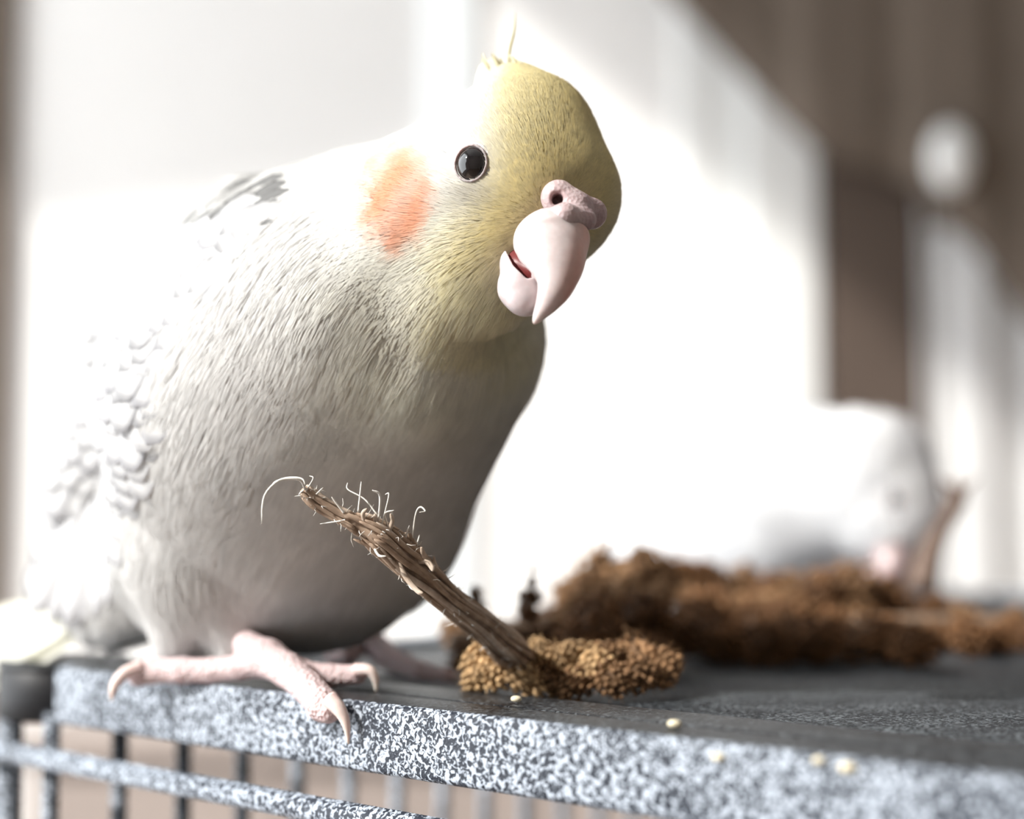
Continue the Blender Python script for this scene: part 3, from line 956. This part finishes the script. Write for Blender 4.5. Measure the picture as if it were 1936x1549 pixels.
M_fray = fibre_mat('white_fibre', (.62, .58, .52), (.82, .80, .76))
ICO_V, ICO_F = [], []
def ico():
    import bmesh
    bm = bmesh.new(); bmesh.ops.create_icosphere(bm, subdivisions=1, radius=1)
    v = np.array([x.co[:] for x in bm.verts]); f = np.array([[q.index for q in x.verts] for x in bm.faces]); bm.free()
    return v, f
IV, IF = ico()
def cluster_mesh(seed, base):
    r = np.random.default_rng(seed)
    V, F, C, n = [], [], [], 0
    k = 60
    for i in range(k):
        z = 1-2*(i+.5)/k; a = i*2.39996
        d = np.array([math.sqrt(1-z*z)*math.cos(a), math.sqrt(1-z*z)*math.sin(a), z])
        c = d*np.array([.0046, .0060, .0046])*r.uniform(.72, 1.08)
        s = r.uniform(.00075, .00115)
        v = IV*np.array([s*.85, s*1.15, s*.85])
        ang = r.uniform(0, 6.28); ca, sa = math.cos(ang), math.sin(ang)
        v = v @ np.array([[ca, sa, 0], [-sa, ca, 0], [0, 0, 1]])
        V.append(v+c); F.append(IF+n); n += len(v)
        C.append(np.tile(np.array(base)*r.uniform(.65, 1.35), (len(v), 1)))
    # core and bristles
    v = IV*np.array([.0038, .0050, .0038]); V.append(v); F.append(IF+n); n += len(v); C.append(np.tile(np.array(base)*.6, (len(v), 1)))
    for i in range(110):
        d = r.normal(0, 1, 3); d /= np.linalg.norm(d)
        c = d*np.array([.0044, .0058, .0044]); e = c + (d+r.normal(0, .35, 3))*r.uniform(.0012, .0028)
        sd = np.cross(d, r.normal(0, 1, 3)); sd /= np.linalg.norm(sd); sd *= .00009
        V.append(np.array([c-sd, c+sd, e])); F.append(np.array([[n, n+1, n+2]])); n += 3
        C.append(np.tile(np.array(base)*r.uniform(1.0, 1.7), (3, 1)))
    me = bpy.data.meshes.new('seed_cluster')
    me.from_pydata(np.concatenate(V).tolist(), [], np.concatenate(F).tolist())
    at = me.attributes.new('Col', 'FLOAT_COLOR', 'POINT')
    C = np.concatenate(C); c4 = np.ones((len(C), 4), np.float32); c4[:, :3] = np.clip(C, 0, 1); at.data.foreach_set('color', c4.ravel())
    me.polygons.foreach_set('use_smooth', [True]*len(me.polygons))
    me.materials.append(M_millet)
    return me
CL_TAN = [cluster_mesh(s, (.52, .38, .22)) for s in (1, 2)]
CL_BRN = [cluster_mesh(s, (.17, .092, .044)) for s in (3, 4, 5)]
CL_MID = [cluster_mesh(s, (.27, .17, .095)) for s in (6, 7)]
def put_cluster(me, px, py, d, r_px, parent):
    p = P(px, py, d); s = r_px*d/FPX/.0062
    p[2] = max(p[2], Z_TOP - .0016 + .0050*s)
    M = Matrix.Translation(Vector(p)) @ Matrix.Rotation(random.uniform(0, 6.28), 4, 'Z') @ Matrix.Rotation(random.uniform(-.9, .9), 4, 'X') @ Matrix.Diagonal((s*random.uniform(.8, 1.1), s*random.uniform(.9, 1.5), s*random.uniform(.8, 1.1), 1))
    inst('seed_cluster', me, M, parent)
# the chewed spray in front, with the bare frayed stem
spA = thing('millet_spray', P(1000, 1300, .242), 'chewed millet spray with a bare frayed stem rising in front of the cockatiel', 'millet')
for (x, y, d, r) in [(905, 1246, .2400, 42), (925, 1275, .2385, 46), (965, 1250, .2400, 44), (985, 1282, .2375, 44), (1020, 1235, .2420, 36), (898, 1285, .2385, 34)]:
    put_cluster(random.choice(CL_TAN), x, y, d, r, spA)
for (x, y, d, r) in [(1060, 1262, .2420, 44), (1090, 1235, .2430, 40), (1120, 1262, .2400, 46), (1150, 1240, .2440, 42), (1160, 1285, .2370, 44), (1095, 1290, .2385, 42), (1040, 1290, .2400, 40),
                     (1205, 1275, .2390, 46), (1215, 1245, .2450, 46), (1250, 1262, .2440, 46)]:
    put_cluster(random.choice(CL_TAN if x < 1130 and y < 1270 else CL_MID), x, y, d, r, spA)
STEM = [(574, 922, .2150, 9), (596, 945, .2152, 13), (640, 974, .2158, 13), (672, 988, .2162, 18), (720, 1015, .2172, 27), (765, 1058, .2190, 29), (805, 1092, .2210, 26), (860, 1142, .2250, 21), (915, 1185, .2300, 24), (950, 1218, .2350, 29), (985, 1248, .2400, 26)]
sq = spline([list(cs(*q[:3])) + [(1.15 if q[0] < 690 else 1.36)*q[3]*q[2]/FPX] for q in STEM], 60)
r_ = np.random.default_rng(4)
V, F = tube(to_world(sq[:, :3]), sq[:, 3]*.62*(1+.10*r_.normal(0, 1, 60)), 12)
stem = mk('stem', V, F, M_stem, spA)
Tn = np.gradient(sq[:, :3], axis=0); Tn /= np.linalg.norm(Tn, axis=1)[:, None]
Na = np.cross(Tn, [0, 0, 1.0]); Na /= np.linalg.norm(Na, axis=1)[:, None]; Nb = np.cross(Tn, Na)
for k in range(34):
    if k < 8: i0, i1 = r_.integers(0, 3), r_.integers(16, 28)          # thin tip of the stem
    elif k < 28: i0, i1 = r_.integers(17, 25), 59                      # thick part that starts at the splintered collar
    else: i0, i1 = r_.integers(26, 40), 59
    nn_ = 8 if k < 8 else 20
    ang = 6.283*(k % nn_)/nn_ + r_.normal(0, .12); tw = r_.normal(.012, .012)
    ii = np.arange(i0, i1+1); a_ = ang + tw*(ii-i0)
    e = np.zeros(len(ii)); e[:4] += np.array([.45, .28, .14, .05])*r_.uniform(-.3, 1.0)
    rad = sq[ii, 3]*(.74 + e + .08*np.sin(ii*.35+k))
    q = sq[ii, :3] + (Na[ii]*np.cos(a_)[:, None] + Nb[ii]*np.sin(a_)[:, None])*rad[:, None]
    w = np.full(len(ii), r_.uniform(4.0, 7.2)*.217/FPX); w[0] *= .35; w[1] *= .75; w[-1] *= .5
    V, F = tube(to_world(q), w, 6)
    mk('fibre_strip', V, F, M_stem_l if r_.random() < .42 else M_stem, stem)
FRAY = [([(577, 926), (568, 908), (545, 906), (524, 911), (503, 932), (496, 957), (495, 990)], 2.6), ([(577, 926), (572, 906), (545, 903), (522, 910), (512, 919)], 1.6), ([(677, 968), (681, 932), (683, 911)], 1.8),
        ([(714, 975), (689, 944), (658, 926), (657, 913)], 1.6), ([(716, 985), (718, 938), (704, 927)], 2.6), ([(778, 1030), (786, 973), (795, 959), (804, 967), (793, 969)], 2.0),
        ([(645, 985), (605, 991)], 1.6), ([(766, 1020), (774, 994)], 2.0), ([(786, 1040), (793, 1012)], 1.8), ([(598, 935), (611, 922)], 1.6), ([(650, 970), (627, 940)], 2.4), ([(742, 996), (741, 967)], 3.0),
        ([(735, 1000), (728, 972), (745, 965)], 2.0), ([(720, 1000), (735, 938), (728, 935)], 1.6), ([(578, 930), (592, 905), (585, 900)], 1.4), ([(576, 925), (566, 935), (572, 943)], 1.4),
        ([(785, 1062), (806, 1062), (816, 1072), (818, 1080)], 6.5), ([(752, 1062), (768, 1092), (790, 1118), (800, 1122)], 6), ([(690, 990), (686, 972), (694, 962)], 5), ([(735, 1005), (742, 985), (738, 972)], 5), ([(712, 990), (708, 972)], 5), ([(705, 1030), (716, 1050), (730, 1052)], 3.0), ([(770, 1085), (776, 1110), (792, 1118)], 3.0), ([(800, 1050), (812, 1052)], 2.0)]
for pts, w in FRAY:
    d0 = float(np.interp(pts[0][0], [q[0] for q in STEM], [q[2] for q in STEM])) - .0012
    q = spline([cs(x, y, d0 + .0006*i*(1 if w < 2 else -1)) for i, (x, y) in enumerate(pts)], 18)
    ww = np.interp(np.linspace(0, 1, 18), [0, .8, 1], [w, w*.8, w*.3])*d0/FPX
    V, F = tube(to_world(q), ww, 6)
    mk('fibre', V, F, M_fray if w < 4 else M_stem_l, stem)
# short fuzz along the stem
V, F, n_ = [], [], 0
for k in range(150):
    i = r_.integers(1, 58); a_ = r_.uniform(0, 6.283)
    o_ = Na[i]*math.cos(a_) + Nb[i]*math.sin(a_)
    p0 = sq[i, :3] + o_*sq[i, 3]*.8; p2 = p0 + (o_ + r_.normal(0, .6, 3))*r_.uniform(.0004, .0013); p1 = (p0+p2)/2 + r_.normal(0, .0002, 3)
    v, f = tube(to_world(np.array([p0, p1, p2])), [.00007, .00006, .00002], 4)
    V += v; F += [tuple(j+n_ for j in x) for x in f]; n_ += len(v)
o = mk('fuzz', V, F, M_fray, stem); o['kind'] = 'stuff'

# the heap of sprays behind it
top_l = [(845, 1195), (880, 1175), (905, 1165), (940, 1195), (985, 1170), (1005, 1160), (1040, 1135), (1100, 1085), (1150, 1048), (1230, 1046), (1300, 1050), (1400, 1080), (1480, 1078), (1540, 1060), (1620, 1090), (1700, 1120), (1760, 1140), (1850, 1150), (1990, 1145)]
bot_l = [(845, 1255), (1000, 1262), (1100, 1262), (1250, 1275), (1400, 1262), (1600, 1245), (1990, 1232)]
def heap(name, x0, x1, label, dmin, dmax):
    sp = thing(name, P((x0+x1)/2, 1262, dmin), label, 'millet', 'millet sprays heaped on the cage top')
    sp.location.z = Z_TOP; ORIG[sp] = np.array(sp.location)
    x = x0
    while x <= x1:
        t = np.interp(x, [p[0] for p in top_l], [p[1] for p in top_l]); b_ = np.interp(x, [p[0] for p in bot_l], [p[1] for p in bot_l])
        rr = np.interp(b_-t, [60, 120, 220], [24, 36, 44])
        y = t + rr*.8
        while y <= b_:
            u = (b_-y)/max(1, b_-t)
            d = dmin + (dmax-dmin)*u + random.uniform(-.006, .006)
            put_cluster(random.choice(CL_BRN if u < .5 else CL_MID + CL_BRN[:1]), x+random.uniform(-12, 12), y+random.uniform(-6, 6), d, rr*random.uniform(.8, 1.6), sp)  # upper clusters lighter: sunlit tone put into the seed colour
            y += rr*1.15
        x += rr*1.25
    if x0 < 1000:
        for (x, y, d, r) in [(902, 1150, .274, 20), (900, 1124, .275, 17), (1002, 1130, .276, 22), (1006, 1102, .277, 14), (1008, 1078, .278, 7), (885, 1170, .272, 24), (1000, 1160, .274, 26)]:
            put_cluster(CL_BRN[0], x, y, d, r, sp)
    pts = spline([P(x0-10, np.interp(x0, [p[0] for p in bot_l], [p[1] for p in bot_l])-40, dmin+.015), P((x0+x1)/2, 1180, (dmin+dmax)/2), P(x1, np.interp(x1, [p[0] for p in bot_l], [p[1] for p in bot_l])-50, dmax-.01)], 16)
    mk('stem', *tube(pts, .0018, 8), M_stem, sp)
    return sp
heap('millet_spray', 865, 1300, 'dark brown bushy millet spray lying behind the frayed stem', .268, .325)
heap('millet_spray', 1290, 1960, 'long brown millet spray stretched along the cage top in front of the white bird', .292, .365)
# loose millet stem standing by the white bird's beak
st = spline([P(1742, 1115, .385), P(1762, 1040, .388), P(1790, 985, .392), P(1812, 945, .398)], 14)
M_stalk = fibre_mat('dark_dry_stalk', (.10, .065, .05), (.20, .14, .11))
lo_ = thing('millet_stalk', st[0], 'short brown millet stalk standing beside the white bird\'s beak', 'stalk')
mk('stalk', *tube(st, np.interp(np.linspace(0, 1, 14), [0, .6, 1], [.0042, .0020, .0024]), 8), M_stalk, lo_)
for a in (-.6, 0, .6):
    mk('leaf_tip', *tube(spline([st[-1], st[-1]+np.array([.004*math.sin(a), 0, .003]), st[-1]+np.array([.010*math.sin(a), .001, .006])], 8), [.0022, .0024, .0026, .0024, .002, .0016, .001, .0003], 6, squash=.4), M_stalk, lo_)

# loose grains lying on the frame
def grain(px, py, r, label, z=0.0, m=M_stem_l, onface=False):
    p = ground(px, py) if not onface else P(px, py, onface)
    if not onface: p[2] += r*.6
    V = IV.copy(); V = V*np.array([r*1.25, r, r*.75]) + p
    o = mk('millet_grain', V, IF, M_grain)
    ss = o.modifiers.new('sub', 'SUBSURF'); ss.levels = ss.render_levels = 1
    tag(o, label, 'grain')
M_grain = plain('pale_grain', (.74, .66, .48), rough=.5, noise=.08, scale=400)
grain(976, 1329, .0009, 'single pale millet grain on the frame bar below the chewed spray')
grain(1275, 1378, .0010, 'flat pale husk lying on the groove of the frame bar')
def face_pt(px, py):
    r = P(px, py, 1.0)-CAM; t = ((CORNER-CAM) @ BN)/(r @ BN)
    return t
for (px, py, r, lb) in [(1358, 1432, .0009, 'lone pale millet husk stuck on the speckled front of the frame bar'), (1548, 1438, .0008, 'smaller of two neighbouring pale husks on the speckled bar front'),
                        (1603, 1452, .0011, 'larger of two neighbouring pale husks on the speckled bar front')]:
    grain(px, py, r, lb, onface=face_pt(px, py)-.0004)

# ------------------------------------------------------------------ second bird
bird2 = thing('white_cockatiel', (*ground(1480, 1170)[:2], Z_TOP-.0016), 'plain white cockatiel with lowered head feeding behind the millet', 'bird')
B2 = [(1430, 965, .435, 190), (1330, 1010, .455, 175)]
B2b = [(1520, 935, .425, 165), (1628, 925, .415, 138)]
H2 = [(1640, 935, .412, 132), (1690, 985, .405, 88)]
TL2 = [(1330, 1010, .455, 120), (1150, 1120, .50, 40)]
TH2 = [(1430, 1090, .435, 90), (1440, 1140, .435, 40)]
def b2(p):
    d = smin(chain(p, B2, .008), chain(p, B2b, .006), .010)
    d = smin(d, chain(p, H2, .005), .006); d = smin(d, chain(p, TL2, .006), .006)
    return smin(d, chain(p, TH2, .005), .006)
lo, hi = bounds(B2+B2b+H2+TL2+TH2, .004)
g, org = grid(lo, hi, .0016)
V2, F2 = surface_nets(b2(g).astype(np.float64), org, .0016)
N2 = vert_normals(V2, F2)
if (N2*(V2-V2.mean(0))).sum() < 0: F2 = F2[:, ::-1].copy(); N2 = -N2
W2 = np.array([.89, .895, .91])
mk('body', to_world(V2), F2, M_feather, bird2, col=np.tile(W2, (len(V2), 1)))
def region2(p, nn):
    dens = np.ones(len(p))
    if nn is None: return (dens,)
    f_ = cs(1690, 1060, .40); fl = p-f_; fl /= np.linalg.norm(fl, axis=1)[:, None]
    return dens, np.full(len(p), .008), np.full(len(p), .12), fl
strands('plumage', V2, F2, N2, bird2, 14000, region2, lambda p: np.tile(W2, (len(p), 1)), 900, width=.0003, seed=9)
bv2 = BVHTree.FromPolygons(V2.tolist(), F2.tolist())
d = Vector(cs(1690, 945, 1)).normalized(); l, n, _, _ = bv2.ray_cast(Vector((0, 0, 0)), d)
l, n = np.array(l), np.array(n)
ax, ay, az = frame_from(n)
V, F = ellipsoid(l - n*.001, ax, ay, az, .0022, .0030, .0022, 20, 12); e = mk('eye', to_world(V), F, M_eye, bird2)
V, F = torus(l, ax, ay, az, .0027, .0007, 1.3, 24, 8); mk('eye_ring', to_world(V), F, M_cere, e, col=np.tile([.62, .60, .62], (len(V), 1)))
BK2 = [(1690, 1030, .399, 42), (1686, 1075, .396, 32), (1668, 1108, .397, 10)]
solid('upper_beak', lambda p: chain(p, BK2, .001), BK2, .0006, M_beak, bird2, lambda V: np.tile([.46, .36, .36], (len(V), 1)))
LB2 = [(1660, 1050, .405, 28), (1652, 1085, .402, 18)]
solid('lower_beak', lambda p: chain(p, LB2, .001), LB2, .0006, M_beak, bird2, lambda V: np.tile([.72, .58, .58], (len(V), 1)))
for (x, d_) in ((1440, .432), (1500, .445)):
    ft = ground(x+10, HORIZON + .02808*FPX/d_, Z_TOP-.0016); tp = P(x, 1110, d_)
    ft = np.array([tp[0], tp[1], Z_TOP-.0016+.0018])
    parts = [tube([tp, ft], [.003, .002], 8)]
    for a in (-.5, .4, 2.7, 3.6):
        e_ = ft + np.array([math.cos(a), -math.sin(a), 0])*.012
        parts.append(tube([ft, (ft+e_)/2+[0, 0, .0006], e_], [.0021, .0019, .0012], 8))
    V, F = join(parts)
    mk('foot', V, F, M_skin, bird2, col=np.tile(PINK, (len(V), 1)))
